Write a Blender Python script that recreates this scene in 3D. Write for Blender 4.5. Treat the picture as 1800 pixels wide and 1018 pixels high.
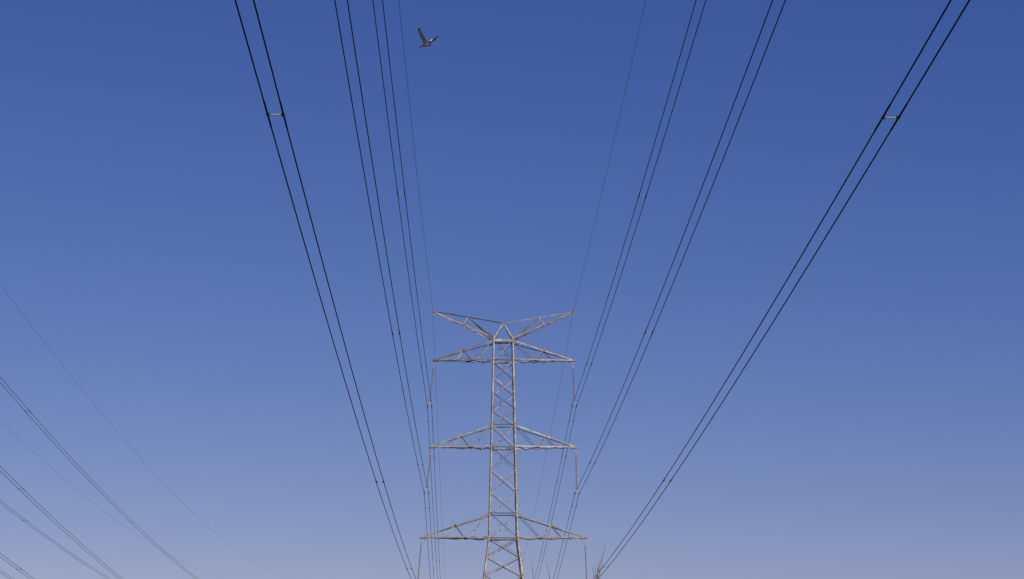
import bpy, bmesh, math, random
from mathutils import Vector, Matrix, noise
R = math.radians
for o in list(bpy.data.objects):
    bpy.data.objects.remove(o)
scene = bpy.context.scene
COL = scene.collection
EYE = 1.7                      # the camera stands 1.7 m above the ground at the origin

# ------------------------------------------------------------------ camera
cam = bpy.data.cameras.new('camera')
cam_o = bpy.data.objects.new('camera', cam)
COL.objects.link(cam_o)
cam_o.location = (0, 0, EYE)
cam_o.rotation_euler = (R(90 + 10.953), 0, R(-1.0642))
cam.sensor_fit = 'HORIZONTAL'
cam.sensor_width = 36.0
cam.lens = 74.0
cam.clip_start = 0.1
cam.clip_end = 20000
scene.camera = cam_o

# ------------------------------------------------------------------ sky, sun, exposure
SUN_EL, SUN_AZ = 38.0, 150.0   # azimuth clockwise from the view direction
world = bpy.data.worlds.new('World')
scene.world = world
world.use_nodes = True
nt = world.node_tree
bg = nt.nodes['Background']
sky = nt.nodes.new('ShaderNodeTexSky')
sky.sky_type = 'NISHITA'
sky.sun_disc = False
sky.sun_elevation = R(SUN_EL)
sky.sun_rotation = R(SUN_AZ)
sky.air_density = 1.0
sky.dust_density = 0.5
sky.ozone_density = 4.0
sky.altitude = 1500
STR = 0.1
sep = nt.nodes.new('ShaderNodeSeparateColor')
com = nt.nodes.new('ShaderNodeCombineColor')
nt.links.new(sky.outputs[0], sep.inputs[0])
# white balance and contrast of the camera, channel by channel
for i, (c2, c1, c0) in enumerate(((-.04829, 1.4003, -3.3930), (.01112, 1.02836, -3.16389), (-.01073, .71474, -2.136))):
    lg = nt.nodes.new('ShaderNodeMath'); lg.operation = 'LOGARITHM'; lg.inputs[1].default_value = math.e
    ex = nt.nodes.new('ShaderNodeMath'); ex.operation = 'MULTIPLY_ADD'; ex.inputs[1].default_value = c2; ex.inputs[2].default_value = c1
    pw = nt.nodes.new('ShaderNodeMath'); pw.operation = 'POWER'
    ml = nt.nodes.new('ShaderNodeMath'); ml.operation = 'MULTIPLY'; ml.inputs[1].default_value = math.exp(c0) / STR
    nt.links.new(sep.outputs[i], lg.inputs[0])
    nt.links.new(lg.outputs[0], ex.inputs[0])
    nt.links.new(sep.outputs[i], pw.inputs[0])
    nt.links.new(ex.outputs[0], pw.inputs[1])
    nt.links.new(pw.outputs[0], ml.inputs[0])
    nt.links.new(ml.outputs[0], com.inputs[i])
nt.links.new(com.outputs[0], bg.inputs['Color'])
bg.inputs['Strength'].default_value = STR

sun = bpy.data.lights.new('sun', 'SUN')
sun.energy = 4.6
sun.angle = R(0.5)
sun.color = (1.0, 0.90, 0.78)
sun_o = bpy.data.objects.new('sun', sun)
COL.objects.link(sun_o)
sd = Vector((math.sin(R(SUN_AZ)) * math.cos(R(SUN_EL)), math.cos(R(SUN_AZ)) * math.cos(R(SUN_EL)), math.sin(R(SUN_EL))))
sun_o.rotation_euler = sd.to_track_quat('Z', 'Y').to_euler()
sun_o.location = sd * 100 + Vector((0, 0, 60))

vs = scene.view_settings
vs.view_transform = 'Standard'
vs.look = 'None'
vs.exposure = 0
vs.gamma = 1
vs.use_curve_mapping = False

# ------------------------------------------------------------------ materials
def mat(name, c1, c2, scale=3.0, rough=0.6, metal=0.0, detail=6, lo=0.35, hi=0.65, bump=0.0, vary=0.0, rust=False):
    m = bpy.data.materials.new(name)
    m.use_nodes = True
    t = m.node_tree
    b = t.nodes['Principled BSDF']
    tc = t.nodes.new('ShaderNodeTexCoord')
    n = t.nodes.new('ShaderNodeTexNoise')
    n.inputs['Scale'].default_value = scale
    n.inputs['Detail'].default_value = detail
    r = t.nodes.new('ShaderNodeValToRGB')
    r.color_ramp.elements[0].position = lo
    r.color_ramp.elements[1].position = hi
    r.color_ramp.elements[0].color = (*c1, 1)
    r.color_ramp.elements[1].color = (*c2, 1)
    t.links.new(tc.outputs['Object'], n.inputs['Vector'])
    t.links.new(n.outputs['Fac'], r.inputs['Fac'])
    col = r.outputs['Color']
    if rust:
        n2 = t.nodes.new('ShaderNodeTexNoise')
        n2.inputs['Scale'].default_value = 2.7
        n2.inputs['Detail'].default_value = 8
        r2 = t.nodes.new('ShaderNodeValToRGB')
        r2.color_ramp.elements[0].position = .56
        r2.color_ramp.elements[1].position = .70
        r2.color_ramp.elements[0].color = (0, 0, 0, 1)
        r2.color_ramp.elements[1].color = (.75, .75, .75, 1)
        mx = t.nodes.new('ShaderNodeMix')
        mx.data_type = 'RGBA'
        mx.inputs[7].default_value = (.17, .105, .065, 1)
        t.links.new(tc.outputs['Object'], n2.inputs['Vector'])
        t.links.new(n2.outputs['Fac'], r2.inputs['Fac'])
        t.links.new(r2.outputs['Color'], mx.inputs[0])
        t.links.new(col, mx.inputs[6])
        col = mx.outputs[2]
    if vary:                   # each bar weathers a little differently
        oi = t.nodes.new('ShaderNodeObjectInfo')
        mr = t.nodes.new('ShaderNodeMapRange')
        mr.inputs[3].default_value = 1 - vary
        mr.inputs[4].default_value = 1 + vary * .25
        vm = t.nodes.new('ShaderNodeVectorMath')
        vm.operation = 'SCALE'
        t.links.new(oi.outputs['Random'], mr.inputs[0])
        t.links.new(col, vm.inputs[0])
        t.links.new(mr.outputs[0], vm.inputs['Scale'])
        col = vm.outputs[0]
    t.links.new(col, b.inputs['Base Color'])
    b.inputs['Roughness'].default_value = rough
    b.inputs['Metallic'].default_value = metal
    b.inputs['Specular IOR Level'].default_value = .05 if 'cable' in name else .3
    if bump:
        bp = t.nodes.new('ShaderNodeBump')
        bp.inputs['Strength'].default_value = bump
        t.links.new(n.outputs['Fac'], bp.inputs['Height'])
        t.links.new(bp.outputs['Normal'], b.inputs['Normal'])
    return m

STEEL = mat('galvanised_steel', (.26, .232, .198), (.50, .462, .41), 1.6, .62, vary=.45, rust=True)
GUSSET = mat('weathered_gusset', (.16, .125, .10), (.34, .29, .24), 5, .7, vary=.5)
PLATE = mat('dark_plate', (.03, .03, .035), (.06, .06, .06), 6, .5)
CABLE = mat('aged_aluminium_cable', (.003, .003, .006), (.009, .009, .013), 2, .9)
EARTH = mat('aged_steel_wire', (.035, .04, .06), (.06, .065, .09), 2, .75)
ALU = mat('spacer_aluminium', (.20, .20, .21), (.34, .335, .33), 8, .5)
CLAMP = mat('dark_clamp', (.015, .015, .02), (.035, .035, .04), 8, .6)
DISC = mat('grey_brown_porcelain', (.12, .105, .11), (.25, .225, .225), 6, .4)
FITTING = mat('fitting_steel', (.30, .27, .25), (.50, .46, .42), 10, .55)
CONCRETE = mat('concrete', (.28, .27, .25), (.4, .38, .36), 4, .85)
GRASS = mat('dry_grass', (.055, .065, .022), (.17, .14, .06), .35, .95, 0, 10, bump=.4)
BARK = mat('bare_bark', (.075, .06, .05), (.16, .135, .115), 6, .9)
WHITEF = mat('pale_plumage', (.12, .108, .085), (.27, .245, .20), 9, .8)
BLACKF = mat('black_flight_feathers', (.006, .006, .010), (.02, .02, .028), 9, .7)
SHADEF = mat('underwing_painted_shade', (.022, .017, .015), (.08, .06, .05), 14, .85)  # white coverts of the near wing, their shade painted in as dark brown
PATCHF = mat('white_wing_patch', (.42, .42, .42), (.55, .55, .55), 14, .8)
BILL = mat('dull_bill', (.03, .018, .03), (.06, .035, .045), 9, .6)

# ------------------------------------------------------------------ helpers
def link_mesh(name, bm, m, parent=None):
    me = bpy.data.meshes.new(name)
    bm.normal_update()
    bm.to_mesh(me)
    bm.free()
    for k in (m if isinstance(m, (list, tuple)) else [m]):
        me.materials.append(k)
    o = bpy.data.objects.new(name, me)
    COL.objects.link(o)
    if parent:
        o.parent = parent
    return o

def tag(o, label, cat, group=None):
    o['label'] = label
    o['category'] = cat
    if group:
        o['group'] = group
    return o

def thing(name, label, cat, loc=(0, 0, 0), group=None):
    o = bpy.data.objects.new(name, None)
    o.empty_display_size = .3
    COL.objects.link(o)
    o.location = loc
    return tag(o, label, cat, group)

def dup(root, loc, label, group=None):
    r = root.copy(); COL.objects.link(r); r.location = loc
    r['label'] = label
    if group: r['group'] = group
    for ch in list(root.children):
        c = ch.copy(); COL.objects.link(c); c.parent = r
        for g in list(ch.children):
            d = g.copy(); COL.objects.link(d); d.parent = c
    return r

def loft(bm, rings, caps=True, mi=0):
    vr = [[bm.verts.new(p) for p in r] for r in rings]
    n = len(vr[0])
    for a, b in zip(vr[:-1], vr[1:]):
        for i in range(n):
            f = bm.faces.new((a[i], a[(i + 1) % n], b[(i + 1) % n], b[i])); f.material_index = mi
    if caps:
        f = bm.faces.new(vr[0][::-1]); f.material_index = mi
        f = bm.faces.new(vr[-1]); f.material_index = mi
    return vr

def tube(bm, pts, radii, n=6, mi=0, smooth=True):
    pts = [Vector(p) for p in pts]
    if not isinstance(radii, (list, tuple)):
        radii = [radii] * len(pts)
    rings = []
    for i, p in enumerate(pts):
        t = (pts[min(i + 1, len(pts) - 1)] - pts[max(i - 1, 0)]).normalized()
        ref = Vector((1, 0, 0)) if abs(t.x) < .9 else Vector((0, 1, 0))
        u = t.cross(ref).normalized()
        v = t.cross(u)
        rings.append([p + (u * math.cos(2 * math.pi * k / n) + v * math.sin(2 * math.pi * k / n)) * radii[i] for k in range(n)])
    f0 = len(bm.faces)
    loft(bm, rings, True, mi)
    if smooth:
        bm.faces.ensure_lookup_table()
        for f in bm.faces[f0:]:
            f.smooth = True

def box(bm, c, s, rot=None):
    c = Vector(c)
    vs_ = []
    for z in (-.5, .5):
        for x, y in ((-.5, -.5), (.5, -.5), (.5, .5), (-.5, .5)):
            p = Vector((x * s[0], y * s[1], z * s[2]))
            if rot: p = rot @ p
            vs_.append(bm.verts.new(c + p))
    a, b, c_, d, e, f, g, h = vs_
    for q in ((d, c_, b, a), (e, f, g, h), (a, b, f, e), (b, c_, g, f), (c_, d, h, g), (d, a, e, h)):
        bm.faces.new(q)

def angle(bm, p0, p1, w, t, u, v):
    """an L section rolled steel bar from p0 to p1, one flange along u and one along v"""
    p0, p1, u, v = Vector(p0), Vector(p1), Vector(u), Vector(v)
    ax = (p1 - p0).normalized()
    u = (u - ax * u.dot(ax)).normalized()
    v2 = ax.cross(u)
    if v2.dot(v) < 0:
        v2 = -v2
    prof = [(0, 0), (w, 0), (w, t), (t, t), (t, w), (0, w)]
    rings = [[p + u * a + v2 * b for a, b in prof] for p in (p0, p1)]
    loft(bm, rings)

def fix(bm):
    bmesh.ops.recalc_face_normals(bm, faces=bm.faces[:])

# ------------------------------------------------------------------ ground: a hillside falling away under the line
def ground_z(x, y):
    def s(a, b, t):
        t = min(1, max(0, (t - a) / (b - a)))
        return t * t * (3 - 2 * t)
    base = 4.0 * s(0, -150, y) if y < 0 else -9.3 * s(0, 190, y) - 8.5 * s(190, 520, y)
    return base + .25 * noise.noise(Vector((x * .03, y * .03, 0))) * min(1, math.hypot(x, y) / 20)

bm = bmesh.new()
xs = [-6000, -2500, -1200, -600, -300, -150] + list(range(-100, 101, 10)) + [150, 300, 600, 1200, 2500, 6000]
ys = [-3000, -1000, -400, -150] + list(range(-100, 321, 10)) + [400, 520, 700, 1200, 2500, 5000, 9000]
grid = [[bm.verts.new((x, y, ground_z(x, y))) for x in xs] for y in ys]
for j in range(len(ys) - 1):
    for i in range(len(xs) - 1):
        f = bm.faces.new((grid[j][i], grid[j][i + 1], grid[j + 1][i + 1], grid[j + 1][i]))
        f.smooth = True
g = link_mesh('ground', bm, GRASS)
g['kind'] = 'structure'

# ------------------------------------------------------------------ the lattice tower
TX, TY = 2.79, 193.0
TB = ground_z(TX, TY) + .1
tower = thing('transmission_tower', 'tall beige steel lattice tower with three pairs of cross arms carrying the cables', 'pylon', (TX, TY, TB))
OFF = EYE - TB                 # heights below are measured from the eye
def H(h): return h + OFF
GZ = -OFF
def width(h):
    if h > 14.2:
        return 1.90 + (32.5 - h) * .0446
    return 2.716 + (14.2 - h) * .256
LEV = [32.5, 30.58, 29.0, 27.5, 26.05, 24.6, 22.5, 20.5, 18.5, 16.45, 14.2, 12.55, 10.8, 8.7, 6.2, 3.2, -.6, -5.2, GZ]
def corner(sx, sy, h):
    w = width(h) / 2
    return Vector((sx * w, sy * w, H(h)))

for sx in (-1, 1):
    for sy in (-1, 1):
        bm = bmesh.new()
        a, b, c = corner(sx, sy, 32.75), corner(sx, sy, 14.2), corner(sx, sy, GZ)
        # the legs' angle bars are set a little askew of the faces, heel to the left
        uu, vv = Vector((math.cos(R(34)), math.sin(R(34)), 0)), Vector((-math.sin(R(34)), math.cos(R(34)), 0))
        sh = Vector((.03 if sx < 0 else -.13, -.03, 0))
        angle(bm, b + sh, a + sh, .130, .018, uu, vv)
        angle(bm, c + sh, b + sh, .150, .020, uu, vv)
        # splice plates
        for h in (27.2, 19.6, 13.6, 7.0):
            p = corner(sx, sy, h) + sh
            box(bm, p + uu * .07 - vv * .012, (.11, .02, .7), Matrix.Rotation(R(34), 3, 'Z'))
        fix(bm)
        leg = link_mesh('leg', bm, STEEL, tower)
        bm = bmesh.new()
        tube(bm, [c + Vector((0, 0, -.8)), c + Vector((0, 0, .25))], [.5, .42], 14)
        link_mesh('footing', bm, CONCRETE, leg)
        if sx == 1 and sy == -1:
            # climbing bolts up the near right leg
            h = 32.2
            k = 0
            while h > 8.0:
                bm = bmesh.new()
                p = corner(sx, sy, h)
                d = Vector((1, 0, 0)) if k % 2 == 0 else Vector((0, -1, 0))
                o = Vector((-.03, .03, 0)) if k % 2 == 0 else Vector((-.07, .02, 0))
                tube(bm, [p + o, p + o + d * .19], .012, 6)
                tube(bm, [p + o + d * .18, p + o + d * .20], .022, 6)
                link_mesh('climbing_bolt', bm, GUSSET, leg)
                h -= .36
                k += 1

def face_axes(i):
    # near, far, left, right faces: the two corners and the inward normal
    return [((-1, -1), (1, -1), (0, 1, 0)), ((-1, 1), (1, 1), (0, -1, 0)),
            ((-1, -1), (-1, 1), (1, 0, 0)), ((1, -1), (1, 1), (-1, 0, 0))][i]

for fi in range(4):
    ca, cb, inn = face_axes(fi)
    inn = Vector(inn)
    for k in range(len(LEV) - 1):
        h1, h0 = LEV[k], LEV[k + 1]
        w = .055 if h1 > 14.3 else .068
        bm = bmesh.new()
        pa0, pb0, pa1, pb1 = corner(*ca, h0), corner(*cb, h0), corner(*ca, h1), corner(*cb, h1)
        side = (pb0 - pa0).normalized()
        ins = side * .05
        # the flange that stands out sits on the upper edge; one brace lies outside, its partner inside
        angle(bm, pa0 + ins + inn * .03, pb1 - ins + inn * .03, w, .010, (0, 0, -1), -inn)
        angle(bm, pb0 - ins + inn * .045, pa1 + ins + inn * .045, w, .010, (0, 0, -1), inn if k % 3 else -inn)
        fix(bm)
        br = link_mesh('cross_brace', bm, STEEL, tower)
        # gusset plates where the braces meet the legs, and the bolted crossing
        mid = (pa0 + pb0 + pa1 + pb1) / 4 + inn * .02
        if abs(inn.y) > .5 and h1 > 9:
            for p, q in (((pa1 + ins * 2, .17), (pb1 - ins * 2, .17)) if k else ()) + ((mid, .08),):
                bm = bmesh.new()
                box(bm, p + inn * (.022 if q > .1 else 0), (q, .012, q * 1.1))
                fix(bm)
                link_mesh('gusset_plate', bm, GUSSET, br)
    for h in (32.5, 30.58, 24.6, 22.5, 16.45, 14.2, 3.2):
        bm = bmesh.new()
        pa, pb = corner(*ca, h), corner(*cb, h)
        sd_ = (pb - pa).normalized() * .03
        wv = .15 if h > 32 else .085
        angle(bm, pa + sd_ + inn * .06, pb - sd_ + inn * .06, wv, .012, (0, 0, -1), inn if (h > 32 and fi == 0) else (0, -1, 0) if abs(inn.y) > .5 else inn)
        fix(bm)
        link_mesh('horizontal_strut', bm, STEEL, tower)

# plan bracing inside the body at the arm levels
for h in (30.5, 22.42, 14.12):
    bm = bmesh.new()
    w = width(h) / 2 - .1
    angle(bm, (-w, -w, H(h)), (w, w, H(h)), .07, .01, (1, -1, 0), (0, 0, 1))
    angle(bm, (-w, w, H(h) - .03), (w, -w, H(h) - .03), .07, .01, (1, 1, 0), (0, 0, -1))
    fix(bm)
    link_mesh('plan_brace', bm, STEEL, tower)

def cross_arm(sx, tip_x, h_low, h_up):
    """one pointed arm: two lower and two upper chords running to the tip, braced faces"""
    bm = bmesh.new()
    tip = Vector((sx * tip_x, 0, H(h_low) + .02))
    lo, up = {}, {}
    for sy in (-1, 1):
        c0 = corner(sx, sy, h_low)
        c1 = corner(sx, sy, h_up)
        te = tip + Vector((0, sy * .07, 0))
        lo[sy] = (c0, te)
        up[sy] = (c1, te + Vector((-sx * .10, 0, .16)))
        angle(bm, c0, te, .105, .014, (0, 0, 1), (0, -1, 0))
        angle(bm, up[sy][0], up[sy][1], .095, .012, (0, 0, -1), (0, -sy, 0))
    fix(bm)
    arm = link_mesh('cross_arm', bm, STEEL, tower)
    L = lambda pr, t: pr[0].lerp(pr[1], t)
    for sy in (-1, 1):
        inn = Vector((0, -sy, 0))
        for (a, b) in ((L(up[sy], .02), L(lo[sy], .33)), (L(lo[sy], .35), L(up[sy], .50)), (L(up[sy], .52), L(lo[sy], .65))):
            bm = bmesh.new()
            angle(bm, a + inn * .02, b + inn * .02, .055, .009, (0, 0, -1), (0, -1, 0))
            fix(bm)
            link_mesh('brace', bm, STEEL, arm)
    # zigzag between the two lower chords and between the two upper ones
    pts = [L(lo[-1], .02), L(lo[1], .17), L(lo[-1], .33), L(lo[1], .50), L(lo[-1], .65), L(lo[1], .80)]
    for a, b in zip(pts[:-1], pts[1:]):
        bm = bmesh.new()
        angle(bm, a + Vector((0, 0, -.01)), b + Vector((0, 0, -.01)), .07, .009, (1, 0, 0), (0, 0, -1))
        fix(bm)
        link_mesh('plan_brace', bm, STEEL, arm)
    bm = bmesh.new()
    angle(bm, L(up[-1], .5) + Vector((0, 0, .02)), L(up[1], .5) + Vector((0, 0, .02)), .06, .009, (1, 0, 0), (0, 0, 1))
    fix(bm)
    link_mesh('spreader', bm, STEEL, arm)
    bm = bmesh.new()
    box(bm, tip + Vector((-sx * .12, 0, -.03)), (.62, .17, .03))
    box(bm, tip + Vector((-sx * .02, 0, .05)), (.42, .19, .14))
    fix(bm)
    link_mesh('tip_plate', bm, GUSSET, arm)
    for sy in (-1, 1):
        for pr, t in ((lo[sy], .34), (up[sy], .51)):
            bm = bmesh.new()
            box(bm, L(pr, t) + Vector((0, sy * .008, .02)), (.24, .012, .15))
            fix(bm)
            link_mesh('gusset_plate', bm, GUSSET, arm)
    return arm

ARMS = {1: (6.48, 30.58, 32.42), 2: (6.69, 22.5, 24.52), 3: (7.48, 14.2, 16.37)}
arm_left = {}
for k, (tx, hl, hu) in ARMS.items():
    for sx in (-1, 1):
        a = cross_arm(sx, tx, hl, hu)
        if sx < 0: arm_left[k] = a
# dark plates hung under the left arms
for k, x in ((1, -3.25), (2, -2.2), (3, -2.1)):
    hl = ARMS[k][1]
    bm = bmesh.new()
    w = .42 if k < 3 else .62
    box(bm, (x, -.55 + .1 * (k < 3), H(hl) - .13), (w, .03, .12 if k < 3 else .16))
    box(bm, (x - w * .3, -.53 + .1 * (k < 3), H(hl) - .03), (.03, .02, .12))
    box(bm, (x + w * .3, -.53 + .1 * (k < 3), H(hl) - .03), (.03, .02, .12))
    fix(bm)
    link_mesh('hanging_plate', bm, PLATE, arm_left[k])

# the A frame on the top and the two raised earth wire arms
APEX = Vector((0, 0, H(34.17)))
bm = bmesh.new()
for sx in (-1, 1):
    for sy in (-1, 1):
        angle(bm, corner(sx, sy, 32.55), APEX + Vector((sx * .05, sy * .05, 0)), .11, .014, (-sx, 0, 0), (0, -sy, 0))
fix(bm)
peak = link_mesh('peak_frame', bm, STEEL, tower)
bm = bmesh.new()
box(bm, APEX + Vector((0, 0, -.02)), (.26, .20, .20))
fix(bm)
link_mesh('apex_plate', bm, GUSSET, peak)
for sx in (-1, 1):
    tip = Vector((sx * 6.5, 0, H(35.22)))
    bm = bmesh.new()
    angle(bm, APEX + Vector((sx * .08, 0, .05)), tip + Vector((-sx * .3, 0, .03)), .09, .012, (0, 0, -1), (0, sx, 0))
    lo = {}
    for sy in (-1, 1):
        a = corner(sx, sy, 32.6)
        lo[sy] = (a, tip + Vector((0, sy * .06, -.05)))
        angle(bm, a, lo[sy][1], .10, .014, (0, 0, 1), (0, -sy, 0))
    fix(bm)
    arm = link_mesh('earth_wire_arm', bm, STEEL, tower)
    node = APEX.lerp(tip, .5)
    for sy in (-1, 1):
        bm = bmesh.new()
        angle(bm, node + Vector((0, sy * .03, 0)), corner(sx, sy, 32.68), .095, .011, (0, 0, -1), (0, -1, 0))
        fix(bm)
        link_mesh('brace', bm, STEEL, arm)
        bm = bmesh.new()
        angle(bm, node + Vector((sx * .04, sy * .03, 0)), lo[sy][0].lerp(lo[sy][1], .51), .06, .009, (1, 0, 0), (0, -sy, 0))
        fix(bm)
        link_mesh('post', bm, STEEL, arm)
    pts = [lo[1][0].lerp(lo[1][1], .05), lo[-1][0].lerp(lo[-1][1], .2), lo[1][0].lerp(lo[1][1], .36), lo[-1][0].lerp(lo[-1][1], .52), lo[1][0].lerp(lo[1][1], .7)]
    for a, b in zip(pts[:-1], pts[1:]):
        bm = bmesh.new()
        angle(bm, a, b, .06, .009, (1, 0, 0), (0, 0, -1))
        fix(bm)
        link_mesh('plan_brace', bm, STEEL, arm)
    bm = bmesh.new()
    box(bm, tip + Vector((-sx * .08, 0, 0)), (.40, .18, .16))
    fix(bm)
    link_mesh('tip_plate', bm, GUSSET, arm)

# ------------------------------------------------------------------ cables of the near line
D = TY
# X at the tower, height at the tower, slope and curvature of the near span (metres, from the eye)
W = {'OL': (-5.021, 9.742, -.00514, 1.988e-4), 'ML': (-4.261, 18.372, .00105, 2.163e-4), 'UL': (-4.024, 26.357, .00319, 1.992e-4),
     'EL': (-3.784, 35.385, .03646, 2.430e-4), 'ER': (9.317, 35.375, -.00918, 1.543e-4), 'UR': (9.346, 26.423, .00435, 1.904e-4),
     'MR': (9.535, 18.292, .00124, 1.945e-4), 'OR': (10.417, 9.653, -.00793, 1.703e-4)}
SP_Y = {'OL': (51.5, 113.6, 168.6), 'ML': (51.9, 114.3, 170.2), 'UL': (52.0, 113.6, 169.2), 'UR': (51.5, 113.5, 168.2),
        'MR': (51.2, 112.7, 167.6), 'OR': (50.7, 112.6, 165.5)}
BACK_Y = (212.8, 275.0)
def near_pos(key, y):
    x0, h0, b, c = W[key]
    u = y - D
    if u <= 0:
        return Vector((x0, y, EYE + h0 + b * u + c * u * u))
    if key[0] == 'E':
        return Vector((x0 - .006 * u, y, EYE + h0 - .114 * u + 2.0e-4 * u * u))
    return Vector((x0 - .006 * u, y, EYE + h0 - .128 * u + 2.2e-4 * u * u))

def cable(posf, off, y0, y1, r, knots, m, name='power_cable', armour=1.0):
    """a round cable; armour rods thicken it beside every clamp and spacer"""
    ys_ = set()
    y = y0
    while y < y1:
        ys_.add(round(y, 3)); y += 5.0
    ys_.add(y1)
    for k in knots:
        for d in (-armour - .02, -armour, 0, armour, armour + .02):
            if y0 < k + d < y1: ys_.add(round(k + d, 3))
    pts, rad = [], []
    for y in sorted(ys_):
        pts.append(posf(y) + Vector((off, 0, 0)))
        rad.append(r * 1.3 if any(abs(y - k) <= armour + .001 for k in knots) else r)
    bm = bmesh.new()
    tube(bm, pts, rad, 8)
    return link_mesh(name, bm, m)

PAIRN = {'OL': 'thick lowest pair, far left of the tower',
         'ML': 'middle pair left of the tower',
         'UL': 'top pair left of the tower',
         'UR': 'top pair right of the tower',
         'MR': 'middle pair right of the tower',
         'OR': 'thick lowest pair, far right of the tower'}
SHORT = {'OL': 'lowest left cable pair', 'ML': 'middle left cable pair', 'UL': 'top left cable pair',
         'UR': 'top right cable pair', 'MR': 'middle right cable pair', 'OR': 'lowest right cable pair'}
for key in ('OL', 'ML', 'UL', 'UR', 'MR', 'OR'):
    knots = list(SP_Y[key]) + [D] + [y + .01 for y in BACK_Y]
    for off, w in ((-.2, 'left'), (.2, 'right')):
        o = cable(lambda y, k=key: near_pos(k, y), off, -45, D + 335, .0195, knots, CABLE)
        tag(o, 'black cable, %s one of the %s' % (w, PAIRN[key]), 'power cable', 'twin cables of the tower line')
for key, w in (('EL', 'left'), ('ER', 'right')):
    o = cable(lambda y, k=key: near_pos(k, y), 0, -45, D + 335, .0105, [D], EARTH, 'earth_wire', .5)
    tag(o, 'single thin wire running over the %s raised top arm of the tower' % w, 'earth wire', 'earth wires of the tower line')

# ------------------------------------------------------------------ the neighbouring line, far left (its towers are out of view)
LW = {'TR': (-40.0, 52.457, -.19103, 2.45e-4), 'MR': (-40.4, 46.335, -.19499, 2.45e-4), 'BR': (-40.8, 38.671, -.19, 2.45e-4),
      'TL': (-52.0, 52.553, -.19002, 2.36e-4), 'ML': (-52.5, 45.427, -.19, 2.36e-4),
      'ER': (-40.0, 57.565, -.17267, 2.24e-4), 'EL': (-52.0, 59.026, -.17959, 2.28e-4)}
def far_pos(key, y):
    x0, h0, b, c = LW[key]
    return Vector((x0, y, EYE + h0 + b * y + c * y * y))
LSP = {'TR': (188.4, 248.0), 'MR': (188.9, 249.0), 'BR': (191.5,), 'TL': (246.0,), 'ML': (247.5,)}
LNAME = {'TR': 'highest pair at the left edge', 'MR': 'second pair down at the left edge',
         'TL': 'close-set third pair at the left edge', 'BR': 'fourth pair down at the left edge',
         'ML': 'lowest pair in the bottom left corner'}
for key in ('TR', 'MR', 'TL', 'BR', 'ML'):
    for off, w in ((-.2, 'lower'), (.2, 'upper')):
        o = cable(lambda y, k=key: far_pos(k, y), off, 60, 520, .018, LSP[key], CABLE)
        tag(o, 'thin dark cable, %s one of the %s' % (w, LNAME[key]), 'power cable', 'twin cables of the line on the far left')
for key, l in (('ER', 'faint single wire arching down from the left edge, highest of the far left line'),
               ('EL', 'very faint single wire crossing the uppermost cable pair of the far left line')):
    o = cable(lambda y, k=key: far_pos(k, y), 0, 60, 520, .0085, [], EARTH, 'earth_wire')
    tag(o, l, 'earth wire', 'earth wires of the line on the far left')

# ------------------------------------------------------------------ spacers: a bar with a clamp on each cable
def make_spacer(loc, label):
    t = thing('cable_spacer', label, 'spacer', loc, 'spacer bars between twin cables')
    bm = bmesh.new()
    tube(bm, [(-.165, 0, .0), (-.10, 0, .0), (.10, 0, .0), (.165, 0, .0)], [.015, .017, .017, .015], 10)
    bar = link_mesh('bar', bm, ALU, t)
    for sx in (-1, 1):
        bm = bmesh.new()
        tube(bm, [(sx * .2, -.13, 0), (sx * .2, -.09, 0), (sx * .2, .09, 0), (sx * .2, .13, 0)], [.026, .036, .036, .026], 10)
        box(bm, (sx * .175, 0, 0), (.06, .09, .075))
        link_mesh('clamp', bm, CLAMP, t)
    return t
ORD = ('nearest', 'middle', 'farthest')
sp0 = None
for key, ysp in SP_Y.items():
    for i, y in enumerate(ysp):
        if i == 0 and key not in ('OL', 'OR'):
            continue           # above the picture
        n = {0: 'highest', 1: ('middle' if key in ('OL', 'OR') else 'higher'), 2: ('bottom' if key in ('OL', 'OR') else 'lower')}[i]
        lab = 'pale spacer bar, the %s one on the %s' % (n, SHORT[key])
        if sp0 is None:
            sp0 = make_spacer(near_pos(key, y), lab)
        else:
            dup(sp0, near_pos(key, y), lab)
for key in ('UL', 'UR'):
    for y, n in zip(BACK_Y, ('beside the middle arm', 'below the lowest arm')):
        dup(sp0, near_pos(key, y), 'tiny spacer on the %s beyond the tower, %s' % (SHORT[key], n))
for key, ysp in LSP.items():
    for i, y in enumerate(ysp):
        if key in ('ML',) or (key == 'MR' and i == 1):
            continue
        n = 'upper' if (i == 0 and len(ysp) > 1 and key == 'TR') else ('lower' if key == 'TR' else 'only visible')
        dup(sp0, far_pos(key, y), 'tiny spacer bar, %s one on the %s' % (n, LNAME[key]))

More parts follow.
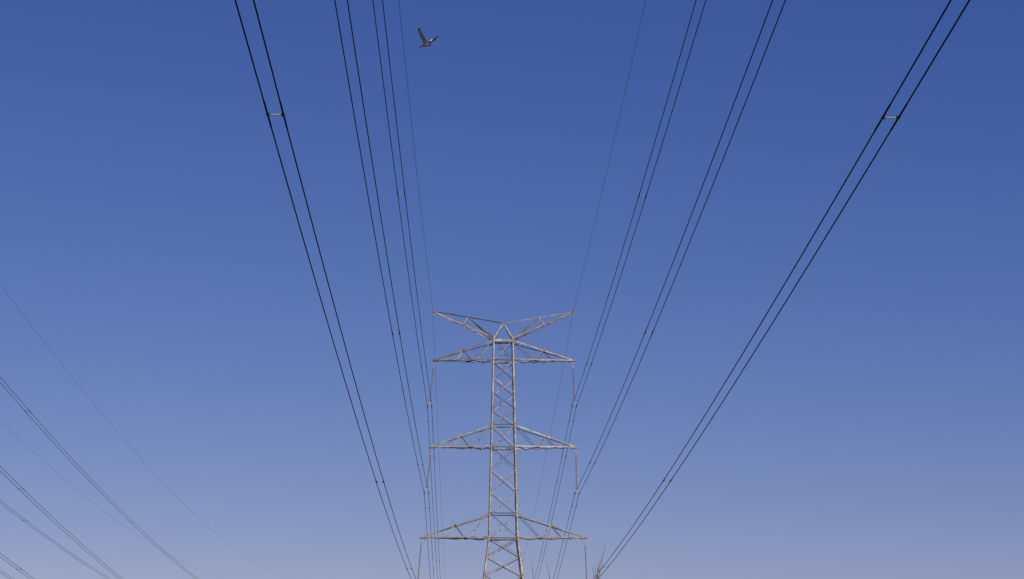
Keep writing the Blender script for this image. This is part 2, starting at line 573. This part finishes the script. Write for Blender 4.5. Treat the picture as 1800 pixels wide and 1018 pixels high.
# ------------------------------------------------------------------ insulator strings
def insulator(key, arm, sx):
    tx, hl, hu = ARMS[arm]
    tip = Vector((TX + sx * tx, TY, EYE + hl - .03))
    att = near_pos(key, D)
    side = 'left' if sx < 0 else 'right'
    pos = {1: 'top', 2: 'middle', 3: 'lowest'}[arm]
    t = thing('insulator_string', 'long slender insulator string hanging from the tip of the %s %s arm' % (pos, side), 'insulator', tip,
              'insulator strings hanging from the cross arms')
    low = att - tip
    ax = low.normalized()
    Lg = low.length
    top = Vector((0, 0, -.48))
    bot = top.lerp(low, 1) - ax * .46
    # hanger: two links to the arm
    bm = bmesh.new()
    tube(bm, [(0, 0, 0), top], .022, 6)
    tube(bm, [(-sx * .42, 0, 0), top], .020, 6)
    tube(bm, [top + Vector((0, 0, .05)), top, top + ax * .20], [.05, .06, .03], 8)
    link_mesh('hanger', bm, FITTING, t)
    # sheds
    bm = bmesh.new()
    s0, s1 = top + ax * .20, bot - ax * .02
    n = int((s1 - s0).length / .135)
    pts, rad = [], []
    for i in range(n):
        b = i / n
        st = 1 / n
        for q, r in ((0, .035), (.28, .045), (.34, .085), (.52, .080), (.60, .032)):
            pts.append(s0.lerp(s1, b + q * st)); rad.append(r)
    pts.append(s1); rad.append(.03)
    tube(bm, pts, rad, 12, smooth=False)
    link_mesh('disc_column', bm, DISC, t)
    # racket horns across the live end
    bm = bmesh.new()
    tube(bm, [bot + Vector((-.16, 0, .0)), bot + Vector((.14, 0, 0))], .020, 6)
    link_mesh('arcing_horn', bm, CLAMP, t)
    # yoke plate
    bm = bmesh.new()
    lo = low
    for sg in (-1, 1):
        tube(bm, [lo + Vector((0, 0, .46)), lo + Vector((sg * .2, 0, .10))], .022, 6)
    tube(bm, [lo + Vector((-.24, 0, .10)), lo + Vector((.24, 0, .10))], .028, 6)
    fix(bm)
    link_mesh('yoke', bm, FITTING, t)
    for s in (-.2, .2):
        bm = bmesh.new()
        pts = []
        rad = []
        for dy, r in ((-.34, .026), (-.2, .044), (0, .058), (.2, .044), (.34, .026)):
            p = near_pos(key, D + dy) + Vector((s, 0, 0)) - tip
            pts.append(p); rad.append(r)
        tube(bm, pts, rad, 10)
        box(bm, low + Vector((s, 0, .06)), (.05, .06, .14))
        link_mesh('suspension_clamp', bm, CLAMP, t)
    return t
for key, arm, sx in (('UL', 1, -1), ('UR', 1, 1), ('ML', 2, -1), ('MR', 2, 1), ('OL', 3, -1), ('OR', 3, 1)):
    insulator(key, arm, sx)

for key, sx, w in (('EL', -1, 'left'), ('ER', 1, 'right')):
    tip = Vector((TX + sx * 6.5, TY, EYE + 35.22))
    att = near_pos(key, D) - tip
    t = thing('earth_wire_clamp', 'small grey clamp holding the thin wire at the %s top arm tip' % w, 'clamp', tip, 'earth wire clamps on the arm tips')
    bm = bmesh.new()
    tube(bm, [(0, -.05, .05), att + Vector((0, 0, -.02))], .025, 8)
    tube(bm, [(0, 0, -.06), (0, -.02, -.36), (0, -.03, -.46)], [.022, .022, .035], 8)
    link_mesh('shackle', bm, FITTING, t)
    bm = bmesh.new()
    tube(bm, [near_pos(key, D + dy) - tip for dy in (-.22, -.1, 0, .1, .22)], [.018, .034, .042, .034, .018], 8)
    link_mesh('clamp_body', bm, FITTING, t)

# ------------------------------------------------------------------ vibration dampers just beyond the tower
def make_damper(loc, label):
    t = thing('vibration_damper', label, 'damper', loc, 'vibration dampers on the cables beyond the tower')
    bm = bmesh.new()
    box(bm, (0, 0, -.045), (.035, .05, .13))
    link_mesh('clamp', bm, CLAMP, t)
    bm = bmesh.new()
    tube(bm, [(0, -.24, -.115), (0, -.1, -.10), (0, .1, -.10), (0, .24, -.115)], .008, 6)
    link_mesh('messenger_wire', bm, CLAMP, t)
    for s in (-1, 1):
        bm = bmesh.new()
        tube(bm, [(0, s * .14, -.105), (0, s * .16, -.108), (0, s * .27, -.117), (0, s * .29, -.118)], [.022, .04, .046, .03], 10)
        link_mesh('weight', bm, CLAMP, t)
    return t
dm0 = None
for key, y in (('UL', 197.9), ('UR', 198.2), ('ML', 199.0), ('MR', 197.6)):
    for off, w in ((-.2, 'left'), (.2, 'right')):
        p = near_pos(key, y) + Vector((off, 0, 0))
        lab = 'dark damper on the %s cable of the %s, just beyond its insulator' % (w, SHORT[key])
        if dm0 is None: dm0 = make_damper(p, lab)
        else: dup(dm0, p, lab)

# ------------------------------------------------------------------ the bird, flying left and away with raised wings
def make_bird():
    S = 1 / 28.5
    Yb = 130.0
    bm = bmesh.new()
    def P(x, z, y=0):          # sketch units relative to the middle of the body
        return Vector((x * S, y, z * S))
    # body with neck and head, one tapering spindle from the tail to the bill tip
    spine = [(8.6, -1.6, -.26, .35, 1), (6.9, -1.0, -.22, .9, 1), (5.2, -.4, -.16, 1.75, 0), (2.5, -.2, -.08, 2.35, 0), (-.5, -.1, .0, 2.45, 0), (-3.5, .1, .08, 2.1, 0),
             (-6.0, .2, .16, 1.5, 0), (-7.8, .0, .22, 1.15, 0), (-9.3, -.35, .26, .95, 0), (-10.4, -.75, .29, 1.0, 0), (-11.3, -1.15, .31, .8, 2), (-12.6, -1.9, .35, .55, 2), (-15.6, -3.1, .44, .18, 2)]
    n = 10
    rings = []
    for x, z, y, r, mi in spine:
        rings.append([bm.verts.new(P(x, z, y) + Vector((0, math.cos(2 * math.pi * k / n) * r * S, math.sin(2 * math.pi * k / n) * r * S))) for k in range(n)])
    for i in range(len(rings) - 1):
        mi = spine[i + 1][4] if i >= 2 else 1
        for k in range(n):
            f = bm.faces.new((rings[i][k], rings[i][(k + 1) % n], rings[i + 1][(k + 1) % n], rings[i + 1][k]))
            f.material_index = mi
            f.smooth = True
    bm.faces.new(rings[0][::-1]).material_index = 1
    bm.faces.new(rings[-1]).material_index = 2
    # trailing legs
    for dy in (-.03, .03):
        tube(bm, [P(5, -1.0, -.16 + dy), P(7.5, -1.9, -.24 + dy), P(9.6, -2.3, -.3 + dy)], [.5 * S, .35 * S, .25 * S], 6, 2)
    # wings: stations (leading edge, split between coverts and flight feathers, trailing edge), depth, thickness
    near = [((-5.2, .6), (-1.0, .8), (2.0, 1.0), -.02, 1.1), ((-7.2, 7.5), (-3.6, 8.2), (.8, 5.5), -.08, .8), ((-9.4, 12.2), (-6.2, 13.0), (-1.7, 11.3), -.14, .7),
            ((-12.0, 17.5), (-9.4, 18.4), (-5.6, 17.0), -.22, .6), ((-14.1, 21.5), (-12.2, 22.2), (-8.6, 22.6), -.28, .5), ((-14.9, 26.0), (-13.9, 26.4), (-11.0, 26.4), -.33, .4),
            ((-14.3, 29.2), (-13.6, 29.4), (-12.4, 29.2), -.36, .25)]
    far = [((1.0, 1.2), (3.6, 1.0), (5.4, .4), .05, 1.0), ((3.6, 5.0), (5.2, 4.4), (7.2, 2.8), .16, .7), ((6.6, 8.6), (7.8, 7.6), (9.8, 5.8), .28, .6), ((10.6, 11.8), (11.4, 11.0), (13.2, 8.6), .40, .5),
           ((14.0, 13.2), (14.8, 12.6), (16.4, 10.8), .50, .4), ((18.0, 16.0), (18.6, 15.6), (19.2, 14.6), .6, .3), ((21.4, 18.8), (21.6, 18.6), (21.9, 18.2), .68, .15)]
    for st, black_from in ((near, 5), (far, 4)):
        rows = []
        for (le, sp, te, dy, th) in st:
            if st is near:
                sp = (sp[0] + (te[0] - sp[0]) * .12, sp[1])
                te = (te[0] + .8, te[1])
                le = (le[0] - .5, le[1])
            m = .30 * S * th
            up_ = Vector((0, 0, max(0, dy) * .33))
            ry = [P(*le, dy - .02) + up_, P(*sp, dy) + up_, P(*te, dy + .07) + up_]
            nrm = Vector((0, 1, 0))
            up = [ry[0] - nrm * m * .8, ry[1] - nrm * m, ry[2] - nrm * m * .2]
            dn = [ry[2] + nrm * m * .2, ry[1] + nrm * m, ry[0] + nrm * m * .8]
            rows.append([bm.verts.new(p) for p in up + dn])
        for i in range(len(rows) - 1):
            for k in range(6):
                f = bm.faces.new((rows[i][k], rows[i][(k + 1) % 6], rows[i + 1][(k + 1) % 6], rows[i + 1][k]))
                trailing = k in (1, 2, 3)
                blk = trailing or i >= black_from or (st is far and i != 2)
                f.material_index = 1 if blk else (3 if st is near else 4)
        bm.faces.new(rows[0][::-1]).material_index = 0
        bm.faces.new(rows[-1]).material_index = 1
    # fingered primaries at the tip of the wing towards the camera
    for a, b in (((-13.9, 27), (-14.8, 30.4)), ((-12.6, 26.6), (-13.0, 30.0)), ((-11.4, 26), (-11.6, 28.6))):
        tube(bm, [P(*a, -.34), P(*b, -.38)], [.55 * S, .15 * S], 6, 1)
    fix(bm)
    o = link_mesh('bird', bm, [WHITEF, BLACKF, BILL, SHADEF, PATCHF])
    return o
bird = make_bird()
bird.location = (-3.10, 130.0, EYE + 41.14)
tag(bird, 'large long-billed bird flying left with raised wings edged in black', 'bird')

# ------------------------------------------------------------------ bare trees whose topmost twigs reach into the picture
def bare_tree(x, y, twigs, label, top, seed):
    rnd = random.Random(seed)
    gz = ground_z(x, y)
    t = thing('bare_tree', label, 'tree', (x, y, gz - .05), 'bare trees before the tower')
    hz = EYE - gz + .05
    bm = bmesh.new()
    T = top + hz              # height of the trunk's end above the base
    tr = [(0, 0, 0)] + [(.25 * math.sin(i * .9 + seed) * i / 6, .2 * math.cos(i * 1.3 + seed) * i / 6, T * i / 6) for i in range(1, 7)]
    tube(bm, tr, [.17 - .135 * i / 6 for i in range(7)], 10)
    trunk = link_mesh('trunk', bm, BARK, t)
    end = Vector(tr[-1])
    for tw in twigs:
        bm = bmesh.new()
        pts = [Vector((a - x, d, b + hz)) for a, b, d in tw]
        root = Vector(tr[4]) + Vector((0, 0, rnd.uniform(0, 1)))
        pts = [root, root.lerp(pts[0], .5) + Vector((rnd.uniform(-.08, .08), rnd.uniform(-.1, .1), .1))] + pts
        n = len(pts)
        tube(bm, pts, [.029 - .021 * i / (n - 1) for i in range(n)], 6)
        link_mesh('branch', bm, BARK, t)
    for i in range(16):        # the rest of the crown, below the picture
        bm = bmesh.new()
        k = rnd.uniform(.35, .8)
        a = rnd.uniform(0, 6.28)
        L = rnd.uniform(.9, 2.2) * (1.2 - k)
        root = Vector((0, 0, T * k))
        j = int(k * 6)
        root = Vector(tr[j]).lerp(Vector(tr[j + 1]), k * 6 - j)
        ztop = min(root.z + L * 2.0, T - .35)
        e = Vector((root.x + math.cos(a) * L, root.y + math.sin(a) * L, ztop))
        mid = root.lerp(e, .5) + Vector((math.cos(a) * L * .18, math.sin(a) * L * .18, -.15))
        tube(bm, [root, mid, e], [.045, .03, .010], 6)
        for q in range(3):
            s = mid.lerp(e, q / 3)
            d = Vector((rnd.uniform(-.4, .4), rnd.uniform(-.4, .4), rnd.uniform(.2, .6)))
            ee = s + d
            ee.z = min(ee.z, T - .3)
            tube(bm, [s, ee], [.015, .006], 5)
        link_mesh('branch', bm, BARK, t)
    return t
def tw(*p):                    # metres: across, height above the eye, depth offset
    return [(a, b, (p[2] if False else 0) + .05 * i) for i, (a, b) in enumerate(p)]
bare_tree(6.50, 112, [
    tw((6.530, 6.109), (6.677, 6.59), (6.844, 7.238), (6.993, 7.642), (7.043, 8.150)),
    tw((6.60, 6.40), (6.690, 6.90), (6.698, 7.238)),
    tw((6.424, 6.109), (6.380, 6.59), (6.297, 6.92)),
    tw((6.530, 6.18), (6.50, 6.60), (6.468, 6.99)),
    tw((6.60, 6.20), (6.61, 6.50), (6.614, 6.83)),
    tw((6.677, 6.35), (6.80, 6.70), (6.866, 6.99), (6.904, 7.196)),
    tw((6.62, 6.18), (6.76, 6.34), (6.844, 6.47)),
    tw((6.45, 5.95), (6.60, 6.35), (6.72, 6.62)),
], 'bare tree top with a cluster of upright twigs right of the tower', 5.95, 3)
bare_tree(3.36, 112, [tw((3.20, 6.0), (3.172, 6.68), (3.066, 7.19)), tw((3.36, 5.6), (3.42, 5.9))],
          'single thin bare twig leaning left just beside the tower leg', 5.6, 7)
bare_tree(4.10, 113, [tw((4.127, 6.1), (4.03, 6.65), (3.945, 7.03)), tw((4.2, 5.6), (4.3, 5.95))],
          'single thin bare twig between the right cables under the lowest arm', 5.6, 11)
